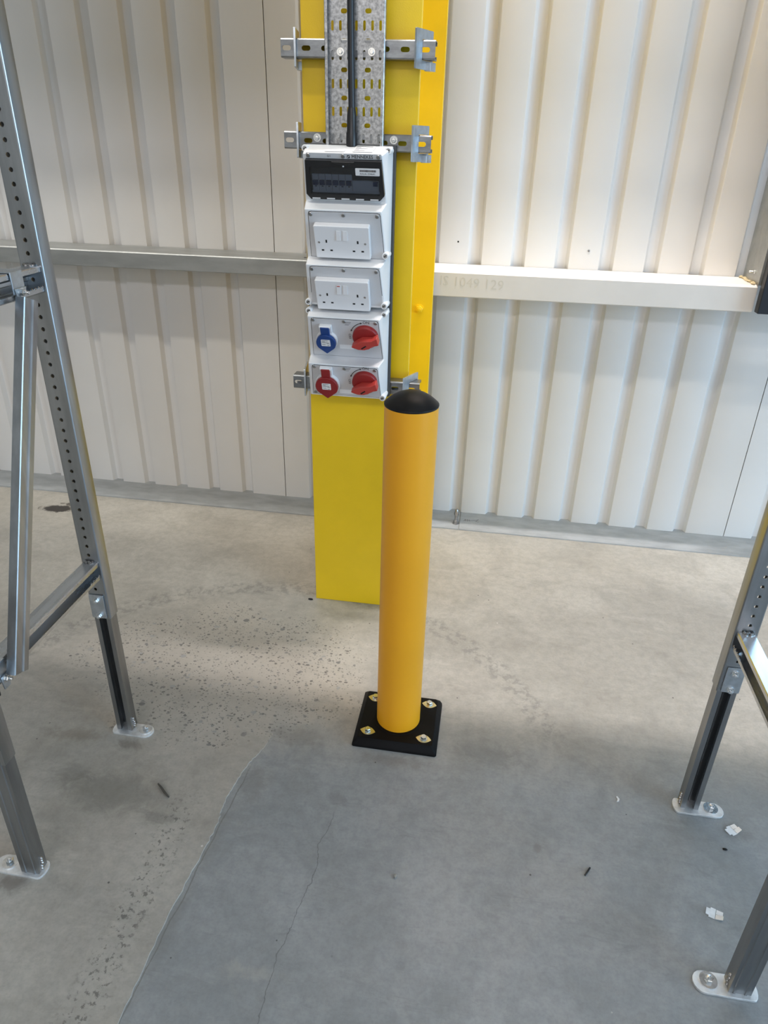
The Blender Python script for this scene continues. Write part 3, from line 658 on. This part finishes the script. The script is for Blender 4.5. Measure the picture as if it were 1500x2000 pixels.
while u < 0.0785:
    wd = rnd.choice((0.0004, 0.0006, 0.0009)); mb.box(u, u+wd, 0.0222, 0.0272, 0.0122, 0.0124, m1); u += wd+rnd.choice((0.0003, 0.0005))
mb.build('barcode', 'ink', lab, smooth=0)
text('AAAA-204641', 0.0064, m1 @ Matrix.Translation((0.0388, 0.0158, 0.0122)), 0.0001, 0.00004, xs=0.94, sp=1.06).build('label_number', 'ink', lab, smooth=0)
# paper labels on the top face
tm = frame((BX, 1.868, 1.3892), (1, 0, 0), (0, 0.977, 0.213), (0, -0.213, 0.977))
tl = MB().prism([(0.017, -0.030), (0.066, -0.030), (0.066, 0.026), (0.017, 0.026)], 0.0004, 0.0009, 'z', tm).build('rating_label', 'sticker', box, smooth=0)
mb = MB()
for i, L in enumerate((0.040, 0.012, 0.030, 0.010, 0.026)): mb.box(0.020, 0.020+L, 0.018-0.010*i, 0.0205-0.010*i, 0.0009, 0.0011, tm)
mb.build('print_lines', 'ink', tl, smooth=0)
MB().prism([(-0.050, -0.032), (-0.002, -0.032), (-0.002, -0.014), (-0.050, -0.014)], 0.0004, 0.0008, 'z', tm).build('blank_label', 'sticker', box, smooth=0)
# --- twin switched sockets
def socket(k, cu, cv, lit, dsw):
    m = pmat(k); fn = 0.0205
    o = MB().prism(rrect(cu-0.0705, cu+0.0705, cv-0.0432, cv+0.0432, 0.004), 0.0016, fn, 'z', m).build('double_socket', 'white', box, bevel=0.0025, segs=3)
    for i, u in enumerate((cu-0.0075, cu+0.0093)):
        v = cv+dsw
        c = [(u-0.0064, v-0.0132), (u+0.0064, v-0.0132), (u+0.0064, v+0.0132), (u-0.0064, v+0.0132)]
        MB().prism([(q[0]*1, q[1]) for q in c], fn, fn+0.0004, 'z', m @ Matrix.Identity(4)).build('switch_gap', 'face', o, smooth=0)
        a = 0.0
        b = MB(); h0, h1 = (0.0032, 0.0010)
        x0, x1, y0, y1 = u-0.0058, u+0.0058, v-0.0126, v+0.0126
        b.add([(x0, y0, fn), (x1, y0, fn), (x1, y1, fn), (x0, y1, fn), (x0, y0, fn+h0), (x1, y0, fn+h0), (x1, y1, fn+h1), (x0, y1, fn+h1)], [(3, 2, 1, 0), (4, 5, 6, 7), (0, 1, 5, 4), (1, 2, 6, 5), (2, 3, 7, 6), (3, 0, 4, 7)], m)
        sw = b.build('rocker_switch', 'white', o, bevel=0.0006)
        if lit and i == 0: MB().box(x0+0.002, x1-0.002, y1-0.0030, y1-0.0008, fn+0.0012, fn+0.0019, m).build('on_mark', 'handle', sw, smooth=0)
    for s in (-1, 1):
        e = cu+s*0.0400
        for a in ((e-0.0020, e+0.0020, cv-0.0010, cv+0.0068), (e-0.0143, e-0.0079, cv-0.0232, cv-0.0192), (e+0.0079, e+0.0143, cv-0.0232, cv-0.0192)):
            MB().box(*a, fn, fn+0.0003, m).build('pin_slot', 'slot', o, smooth=0)
    for s in (-1, 1):
        MB().lathe([(0.0028, fn), (0.0028, fn+0.0006), (0.0022, fn+0.0010)], m @ Matrix.Translation((cu+s*0.0590, cv-0.0005, 0)), 12).build('screw', 'screw', o)
socket(2, -0.0065, -0.0090, False, 0.0195)
socket(3, -0.0065, -0.0168, True, 0.0190)
# --- industrial plug outlets with sprung lids, rotary isolators and their lettering
def drop(r, tip, n=28):
    """disc with a blunt point at the bottom"""
    pts = []
    for i in range(n):
        a = math.pi/2+2*math.pi*i/n; x, y = r*math.cos(a), r*math.sin(a)
        if y < -0.55*r: y = -0.55*r-(1-abs(x)/(0.835*r))*(tip-0.55*r) if abs(x) < 0.835*r else y
        pts.append((x, y))
    return pts
def outlet(k, u, v, r, mat, name, bodymat='box'):
    m = pmat(k) @ Matrix.Translation((u, v, 0))
    fl = MB().prism([(x*1.10, y*1.10) for x, y in drop(r, r*1.22)], 0.0016, 0.0125, 'z', m).prism(rrect(-0.0170, 0.0170, r*0.75, r*1.82, 0.003), 0.0016, 0.0110, 'z', m).build(name, bodymat, box, bevel=0.0015)
    lid = MB().prism(drop(r, r*1.24), 0.0125, 0.0225, 'z', m).prism([(-0.0122, r*0.80), (0.0122, r*0.80), (0.0122, r*1.78), (-0.0122, r*1.78)], 0.0110, 0.0190, 'z', m).build('spring_lid', mat, fl, bevel=0.0022, segs=3)
    MB().cyl(0.0032, -0.0150, 0.0150, m @ Matrix.Translation((0, r*1.72, 0.0135)) @ Matrix.Rotation(math.pi/2, 4, 'Y'), 12).build('hinge_pin', bodymat, fl)
    st = MB().prism(rrect(-0.0125, 0.0125, -0.0075, 0.0135, 0.002), 0.0225, 0.0229, 'z', m).build('lid_label', 'sticker', fl, smooth=0)
    mb = MB()
    for i, (a, b) in enumerate(((-0.010, 0.006), (-0.010, -0.002), (-0.010, 0.008), (0.003, 0.010), (-0.010, -0.001), (0.004, 0.009))): mb.box(a, b, 0.0098-0.0031*i, 0.0108-0.0031*i, 0.0229, 0.0231, m)
    mb.build('label_print', 'ink', st, smooth=0)
outlet(4, -0.0515, -0.0055, 0.0270, 'blue', 'blue_outlet')
outlet(5, -0.0500, -0.0085, 0.0315, 'red', 'red_outlet')
def isolator(k, u, v):
    m = pmat(k) @ Matrix.Translation((u, v, 0)); R = 0.0345
    kn = MB().lathe([(R, 0.0016), (R, 0.0110), (R-0.002, 0.0135), (R-0.006, 0.0148)], m, 40).build('rotary_switch', 'knob', box)
    a = Matrix.Rotation(math.radians(12), 4, 'Z')
    # waisted grip, thicker in the middle
    top = [(-0.0365, -0.0060), (-0.020, 0.0030), (-0.004, 0.0085), (0.010, 0.0065), (0.022, 0.0050), (0.0385, 0.0115), (0.0385, -0.0110), (0.022, -0.0120), (0.010, -0.0185), (-0.004, -0.0200), (-0.020, -0.0165)]
    MB().prism(top, 0.0145, 0.0370, 'z', m @ a).build('grip', 'handle', kn, bevel=0.0022)
    MB().prism([(-0.0105, -0.0120), (0.0040, -0.0050), (0.0055, -0.0085), (-0.0090, -0.0155)], 0.0370, 0.0373, 'z', m @ a).build('padlock_slot', 'slot', kn, smooth=0)
    f = FP[k]; m0 = pmat(k) @ Matrix.Translation((u, v, 0.0016))
    text('ON', 0.0115, m0 @ Matrix.Translation((-0.006, 0.0385, 0)), 0.0002).build('on_lettering', 'ink', f, smooth=0)
    text('OFF', 0.0100, m0 @ Matrix.Translation((-0.0455, 0.0050, 0)) @ Matrix.Rotation(math.radians(-95), 4, 'Z'), 0.0002).build('off_lettering', 'ink', f, smooth=0)
    ar = MB(); r0, r1 = 0.0400, 0.0418; N = 14; a0, a1 = math.radians(155), math.radians(108)
    P = [(math.cos(a0+(a1-a0)*i/N), math.sin(a0+(a1-a0)*i/N)) for i in range(N+1)]
    ar.prism([(r0*x, r0*y) for x, y in P]+[(r1*x, r1*y) for x, y in P[::-1]], 0, 0.0003, 'z', m0)
    for aa, s in ((a0, 1), (a1, -1)):
        c = Vector((math.cos(aa), math.sin(aa)))*0.0409; t = Vector((-math.sin(aa), math.cos(aa)))*s; nrm = Vector((t.y, -t.x))
        ar.prism([tuple(c+t*0.006), tuple(c+nrm*0.0026), tuple(c-nrm*0.0026)], 0, 0.0003, 'z', m0)
    ar.build('turn_arrow', 'ink', f, smooth=0)
    mb = MB()
    for i, (p, q) in enumerate(((0.0, 0.017), (0.001, 0.015), (0.0, 0.011))): mb.box(-0.054+p, -0.054+q, 0.0400-0.0042*i, 0.0409-0.0042*i, 0, 0.0002, m0)
    mb.build('print_lines', 'ink', f, smooth=0)
    MB().box(-0.074, -0.036, -0.046, -0.033, 0, 0.0004, m0).build('blank_strip', 'box', f, smooth=0)
isolator(4, 0.0545, 0.0120); isolator(5, 0.0545, 0.0050)

# ------------------------------------------------------------------ bollard
bo = thing('bollard', 'round orange yellow bollard with black domed cap on a square black base', 'bollard', (-0.1545, 1.425, 0))
bx0, bx1, by0, by1 = -0.2645, -0.0415, 1.3240, 1.5260; hz = 0.024
c = 0.012
def ringp(d, z, cc): 
    x0, x1, y0, y1 = bx0+d, bx1-d, by0+d, by1-d
    return [(x0+cc, y0, z), (x1-cc, y0, z), (x1, y0+cc, z), (x1, y1-cc*2.2, z), (x1-cc*1.6, y1, z), (x0+cc, y1, z), (x0, y1-cc, z), (x0, y0+cc, z)]
rings = [ringp(0.0, 0.0, 0.004), ringp(0.0012, 0.010, 0.004), ringp(0.013, hz, 0.004), ringp(0.016, hz, 0.004)]
mb = MB(); vs = [p for r in rings for p in r]; n = 8
mb.add(vs, [tuple(range(n))[::-1], tuple(range(3*n, 4*n))]+[(j*n+i, j*n+(i+1) % n, (j+1)*n+(i+1) % n, (j+1)*n+i) for j in range(3) for i in range(n)])
mb.lathe([(0.066, hz-0.001), (0.066, hz+0.0012), (0.0625, hz+0.0012)], Matrix.Translation((-0.1545, 1.425, 0)), 48)
base = mb.build('base_plate', 'rubber_base', bo, bevel=0.0015)
def lens(a, b, n=10):
    pts = []
    for i in range(n+1): t = -1+2*i/n; pts.append((a*t, -b*(1-t*t)))
    for i in range(1, n): t = 1-2*i/n; pts.append((a*t, b*(1-t*t)))
    return pts
for x, y in ((-0.2275, 1.3610), (-0.0790, 1.3585), (-0.0765, 1.4885), (-0.2275, 1.4875)):
    m = Matrix.Translation((x, y, hz)) @ Matrix.Rotation(-0.10, 4, 'Z')
    MB().prism(lens(0.0205, 0.0140), 0.0, 0.0009, 'z', m).build('lens_plate', 'zincyellow', base, smooth=0)
    MB().lathe([(0.0078, 0.0009), (0.0082, 0.0016), (0.0082, 0.0085), (0.0072, 0.0100)], m @ Matrix.Rotation(rnd.uniform(0, 1), 4, 'Z'), 6).lathe([(0.0100, 0.0008), (0.0100, 0.0022)], m, 20).build('bolt', 'bright', base)
pm = Matrix.Translation((-0.1545, 1.425, 0))
MB().lathe([(0.0582, 0.016), (0.0582, 0.9125)], pm, 72).build('pole', 'bollard', bo)
MB().lathe([(0.0584, 0.9100), (0.0590, 0.9120), (0.0588, 0.9140), (0.0570, 0.9158), (0.0510, 0.9212), (0.0430, 0.9275), (0.0330, 0.9335), (0.0210, 0.9382), (0.0090, 0.9406), (0.0008, 0.9410)], pm, 72).build('cap', 'rubber', bo)

# ------------------------------------------------------------------ rack frames
def rack(xc, s, label):
    """s=+1: aisle side of the frame is +X (left frame); s=-1: mirrored"""
    th = thing('rack_frame', label, 'rack', (xc, 1.07, 0), 'perforated zinc rack frames')
    X = lambda x: xc+s*x
    def bx(mb, x0, x1, y0, y1, z0, z1): return mb.box(min(X(x0), X(x1)), max(X(x0), X(x1)), min(y0, y1), max(y0, y1), z0, z1)
    def sec(mb, poly, z0, z1): return mb.prism([(X(p[0]), p[1]) for p in poly], z0, z1, 'z')
    H = 2.60; hwid = 0.0235; D = 0.033
    for far in (True, False):
        yw = 1.265 if far else 0.878; d = 1 if far else -1      # web face position and the way the flanges run
        Y = lambda y: yw+d*y
        z0 = 0.372 if far else 0.330
        zs = [0.455+0.02345*k for k in range(int((H-0.05-0.455)/0.02345))]
        mxw = frame((0, Y(0.001), 0), (1, 0, 0), (0, 0, 1), (0, -1, 0))
        mb = perforated(xc-hwid+0.003, xc+hwid-0.003, z0, H, X(-0.002), zs, 0.0042, 0.0020, mxw)
        for q in (-1, 1):
            e = q*hwid
            sec(mb, [(e-q*0.003, Y(0)), (e-q*0.0009, Y(0.0009)), (e, Y(0.003)), (e, Y(D)), (e-q*0.009, Y(D)), (e-q*0.009, Y(D-0.0018)), (e-q*0.0018, Y(D-0.0018)), (e-q*0.0018, Y(0.0032)), (e-q*0.003, Y(0.002))], z0, H)
        upr = mb.build('upright', 'rack', th, smooth=50)
        # telescopic inner leg: lipped channel, open towards the other post side
        hi = 0.0205; o0 = 0.0025
        sgn = 1
        if far: yo, yb = Y(o0), Y(D-0.002)          # open side faces the camera
        else: yo, yb = Y(o0), Y(D-0.002)
        dd = 1 if far else -1
        prof = []
        for q in (-1, 1):
            e = q*hi
            prof.append([(e-q*0.011, yo), (e, yo), (e, yb), (0, yb), (0, yb-dd*0.002), (e-q*0.002, yb-dd*0.002), (e-q*0.002, yo+dd*0.002), (e-q*0.009, yo+dd*0.002), (e-q*0.009, yo+dd*0.008), (e-q*0.011, yo+dd*0.008)])
        mb = MB()
        for p in prof: sec(mb, p, 0.006, 0.44)
        # stiffening ribs on the back of the channel
        for rx in (-0.0105, 0.0105):
            sec(mb, [(rx-0.003, yb), (rx+0.003, yb), (rx+0.0018, yb+dd*0.0018), (rx-0.0018, yb+dd*0.0018)], 0.006, 0.44)
            sec(mb, [(rx*0.35-0.0012, yb-dd*0.006), (rx*0.35+0.0012, yb-dd*0.006), (rx*0.35+0.0012, yb-dd*0.002), (rx*0.35-0.0012, yb-dd*0.002)], 0.006, 0.44)
        leg = mb.build('inner_leg', 'rack_leg', upr, smooth=50)
        if far:
            MB().add(*(lambda q: (q.v, q.f))(MB().prism(rrect(X(-0.0215) if s > 0 else X(0.0155), X(0.0155) if s > 0 else X(-0.0215), 0.374, 0.440, 0.003), 1.2615, 1.2645, 'y'))).build('clamp_plate', 'clamp', upr, bevel=0.0006)
        for bz in (0.426, 0.382):
            if far: mb = MB(); hexbolt(mb, FRONT(X(-0.002), 1.2615, bz), 0.0062, 0.006, 0.0078, 0.0015, 0.003); mb.build('bolt', 'bright', upr)
        # foot plate with one rounded end and its anchor bolt
        fd = 1 if far else -1
        if s < 0 and far: fx0, fx1, bolt = 0.535, 0.652, 0.623
        elif s < 0: fx0, fx1, bolt = 0.490, 0.607, 0.519
        elif far: fx0, fx1, bolt = -0.900, -0.790, -0.812
        else: fx0, fx1, bolt = -0.955, -0.836, -0.923
        y0, y1 = (1.253, 1.295) if far else (0.838, 0.880); ym = (y0+y1)/2
        right = bolt > (fx0+fx1)/2
        pl = []
        for i in range(9):
            a = -math.pi/2+math.pi*i/8; k = 0.020 if right else 0.010; pl.append((fx1-k+k*math.cos(a), ym+(y1-y0)/2*math.sin(a)))
        for i in range(9):
            a = math.pi/2+math.pi*i/8; k = 0.010 if right else 0.020; pl.append((fx0+k+k*math.cos(a), ym+(y1-y0)/2*math.sin(a)))
        MB().prism(pl, 0.0006, 0.0062, 'z').build('foot_plate', 'plate', upr, bevel=0.0008)
        mb = MB(); hexbolt(mb, Matrix.Translation((bolt, ym+0.003, 0.0062)), 0.0080, 0.0075, 0.0165, 0.0026, 0.004); mb.build('anchor_bolt', 'bright', upr)
        mb = MB(); q = 1 if (right) else -1
        wx = X(hi*1.02) if (s > 0) else X(hi*1.02)
        for i in range(5):
            mb.lathe([(0.0006, -0.004), (0.003, -0.002), (0.0038, 0.001), (0.002, 0.004), (0.0004, 0.005)], Matrix.Translation((wx+rnd.uniform(-0.0006, 0.0006), (yo+yb)/2+rnd.uniform(-0.002, 0.002), 0.010+0.0068*i)), 8)
        mb.build('weld', 'weld', upr)['kind'] = 'stuff'
    # horizontal rails: channels open to the aisle
    def rail(zb, zt, name='rail'):
        x0, x1 = -0.0175, 0.0180
        p = [(x0, zb), (x1-0.002, zb), (x1, zb+0.002), (x1, zb+0.010), (x1-0.002, zb+0.010), (x1-0.002, zb+0.003), (x0+0.004, zb+0.003), (x0+0.002, zb+0.005), (x0+0.002, (zb+zt)/2-0.006), (x0+0.006, (zb+zt)/2-0.003), (x0+0.006, (zb+zt)/2+0.003), (x0+0.002, (zb+zt)/2+0.006), (x0+0.002, zt-0.005), (x0+0.004, zt-0.003), (x1-0.002, zt-0.003), (x1-0.002, zt-0.010), (x1, zt-0.010), (x1, zt-0.002), (x1-0.002, zt), (x0+0.002, zt), (x0, zt-0.002)]
        o = MB().prism([(X(a), b) for a, b in p], 0.8785, 1.2645, 'y').build(name, 'rail', th, smooth=30)
        mb = MB()
        for i in range(7):
            mb.lathe([(0.0004, -0.003), (0.0032, -0.001), (0.0036, 0.0012), (0.002, 0.003), (0.0004, 0.0038)], Matrix.Translation((X(-0.012+0.003*i), 1.2615-0.002*(i % 3), zt+0.001)), 8)
        for i in range(4):
            mb.lathe([(0.0004, -0.002), (0.0026, -0.001), (0.0028, 0.001), (0.0004, 0.003)], Matrix.Translation((X(0.0165), 1.261-0.011*i, zb+0.0105)), 8)
        mb.build('weld', 'weld', o)['kind'] = 'stuff'; return o
    ra = rail(0.486, 0.531); rb = rail(1.136, 1.184)
    if s > 0:
        # diagonal brace bolted to clips over both rails
        pa, pb = Vector((0, 1.182, 1.152)), Vector((0, 0.921, 0.500)); ez = (pa-pb).normalized(); L = (pa-pb).length
        m = frame((xc+0.0300, pb.y, pb.z), (1, 0, 0), Vector((ez.cross(Vector((1, 0, 0))))), ez)
        wv = 0.0200
        p = [(0.0, -wv), (0.0165, -wv), (0.018, -wv+0.0015), (0.018, -0.004), (0.0145, -0.0015), (0.0145, 0.0035), (0.018, 0.006), (0.018, wv-0.0015), (0.0165, wv), (0.0, wv), (0.0, wv-0.0018), (0.0155, wv-0.0018), (0.0155, -wv+0.0018), (0.0, -wv+0.0018)]
        br = MB().prism(p, 0.0, L-0.012, 'z', m).build('brace', 'rack', th, smooth=25, label='diagonal brace between the two rails')
        for zr, (cy, cz), wd in ((1.184, (1.186, 1.158), 0.017), (0.531, (0.905, 0.505), 0.012)):
            mb = MB(); ct = zr+0.0012
            mb.box(X(-0.0205), X(0.0215), cy-wd, cy+wd, ct-0.0008, ct+0.0016)
            mb.box(X(0.0190), X(0.0215), cy-wd, cy+wd, cz-0.010, ct)
            mb.box(X(-0.0205), X(-0.0185), cy-wd, cy+wd, zr-0.055, ct)
            mb.prism([(cy-wd, cz), (cy+wd, cz), (cy+0.008, cz-0.030), (cy-0.008, cz-0.030)], X(0.0215), X(0.0245), 'x')
            mb.build('clip', 'clamp', br, bevel=0.0008)
            mb = MB(); hexbolt(mb, facing((X(0.0245), cy, cz-0.008), (1, 0, 0)), 0.0062, 0.006, 0.0085, 0.0016, 0.007); mb.build('bolt', 'bright', br)
        MB().box(X(0.0186), X(0.0206), 0.868+0.012, 0.872+0.015, 0.470, 0.545).build('strap', 'black', ra, smooth=0)
    return th
rack(-0.8665, 1, 'zinc rack frame at the left with a diagonal brace between two rails')
rack(0.5720, -1, 'zinc rack frame at the right, mostly cut off, beside small metal clips')

# ------------------------------------------------------------------ litter on the floor
def clip(x, y, rot, label):
    m = Matrix.Translation((x, y, 0.0004)) @ Matrix.Rotation(rot, 4, 'Z')
    th = thing('metal_clip', label, 'clip', (x, y, 0.0), 'bent sheet metal clips on the floor')
    o = MB().prism([(-0.016, -0.008), (-0.010, -0.008), (-0.010, -0.012), (0.002, -0.012), (0.002, 0.012), (-0.008, 0.012), (-0.008, 0.008), (-0.016, 0.008)], 0.0, 0.0014, 'z', m).build('tab', 'clipmetal', th, smooth=0)
    b = MB(); t = 0.0014
    b.add([(0.003, -0.0115, 0.0), (0.017, -0.010, 0.0045), (0.017, -0.0005, 0.0045), (0.003, -0.0005, 0.0), (0.003, -0.0115, t), (0.017, -0.010, 0.0045+t), (0.017, -0.0005, 0.0045+t), (0.003, -0.0005, t)], [(3, 2, 1, 0), (4, 5, 6, 7), (0, 1, 5, 4), (1, 2, 6, 5), (2, 3, 7, 6), (3, 0, 4, 7)], m)
    b.add([(0.003, 0.0005, 0.0), (0.016, 0.0005, 0.0015), (0.016, 0.0105, 0.0015), (0.003, 0.0115, 0.0), (0.003, 0.0005, t), (0.016, 0.0005, 0.0015+t), (0.016, 0.0105, 0.0015+t), (0.003, 0.0115, t)], [(3, 2, 1, 0), (4, 5, 6, 7), (0, 1, 5, 4), (1, 2, 6, 5), (2, 3, 7, 6), (3, 0, 4, 7)], m)
    b.build('wing', 'clipmetal', th, smooth=0)
clip(0.661, 1.2265, 0.55, 'small bright bent metal clip next to the far foot of the right rack')
clip(0.5665, 1.0060, -0.35, 'small bright bent metal clip alone on the grey floor, nearer the camera')
mb = MB(); a, b = Vector((0.3085, 1.0485, 0.0022)), Vector((0.3215, 1.0695, 0.0022))
mb.lathe([(0.0016, 0), (0.0020, 0.0012), (0.0020, (b-a).length-0.001), (0.0015, (b-a).length)], facing(a, b-a), 10)
tag(mb.build('plastic_stick', 'black'), 'short thin black stick lying on the smooth grey floor', 'stick')
mb = MB(); mb.prism([(0.4035, 1.262), (0.4090, 1.264), (0.4115, 1.271), (0.4070, 1.279), (0.4035, 1.277), (0.4065, 1.270)], 0.0003, 0.0022, 'z')
tag(mb.build('paper_scrap', 'paper', bevel=0.0003), 'tiny white paper scrap on the floor left of the right rack', 'scrap')
mb = MB(); P = [Vector((-0.703, 1.116, 0.006)), Vector((-0.690, 1.106, 0.0065)), Vector((-0.676, 1.094, 0.006)), Vector((-0.661, 1.0835, 0.0055))]
vs = []; fs = []; n = 8
for i, p in enumerate(P):
    t = (P[min(i+1, 3)]-P[max(i-1, 0)]).normalized(); u = t.cross(Vector((0, 0, 1))).normalized(); v = u.cross(t); r = (0.0018, 0.0028, 0.0030, 0.0020)[i]
    for k in range(n): a = 2*math.pi*k/n; vs.append(tuple(p+u*r*math.cos(a)+v*r*math.sin(a)))
for i in range(3):
    for k in range(n): fs.append((i*n+k, i*n+(k+1) % n, (i+1)*n+(k+1) % n, (i+1)*n+k))
fs += [tuple(range(n))[::-1], tuple(3*n+k for k in range(n))]
tag(mb.add(vs, fs).build('twig', 'twig'), 'short dark twig on the rough beige slab between left rack and joint', 'twig')
mb = MB(); mb.lathe([(0.006, 0.0), (0.0085, 0.002), (0.006, 0.005), (0.001, 0.006)], Matrix.Translation((-0.534, 1.953, 0.0008)) @ Matrix.Diagonal((1.1, 0.45, 0.8, 1)), 9)
tag(mb.build('rubber_scrap', 'rubber'), 'tiny black rubber scrap at the foot of the yellow column', 'scrap')
mb = MB(); mb.lathe([(0.003, 0.0), (0.0052, 0.002), (0.004, 0.005), (0.0006, 0.006)], Matrix.Translation((-0.0975, 0.975, 0)) @ Matrix.Diagonal((0.8, 1.1, 1, 1)), 7)
tag(mb.build('pebble', 'galv'), 'tiny grey pebble alone in the middle of the smooth floor', 'pebble')
mb = MB(); mb.lathe([(0.003, 0.0), (0.0045, 0.0015), (0.003, 0.003), (0.0006, 0.004)], Matrix.Translation((0.630, 1.170, 0)) @ Matrix.Diagonal((1.3, 0.8, 1, 1)), 8)
tag(mb.build('rubber_crumb', 'rubber'), 'tiny black crumb on the floor below the upper metal clip', 'scrap')
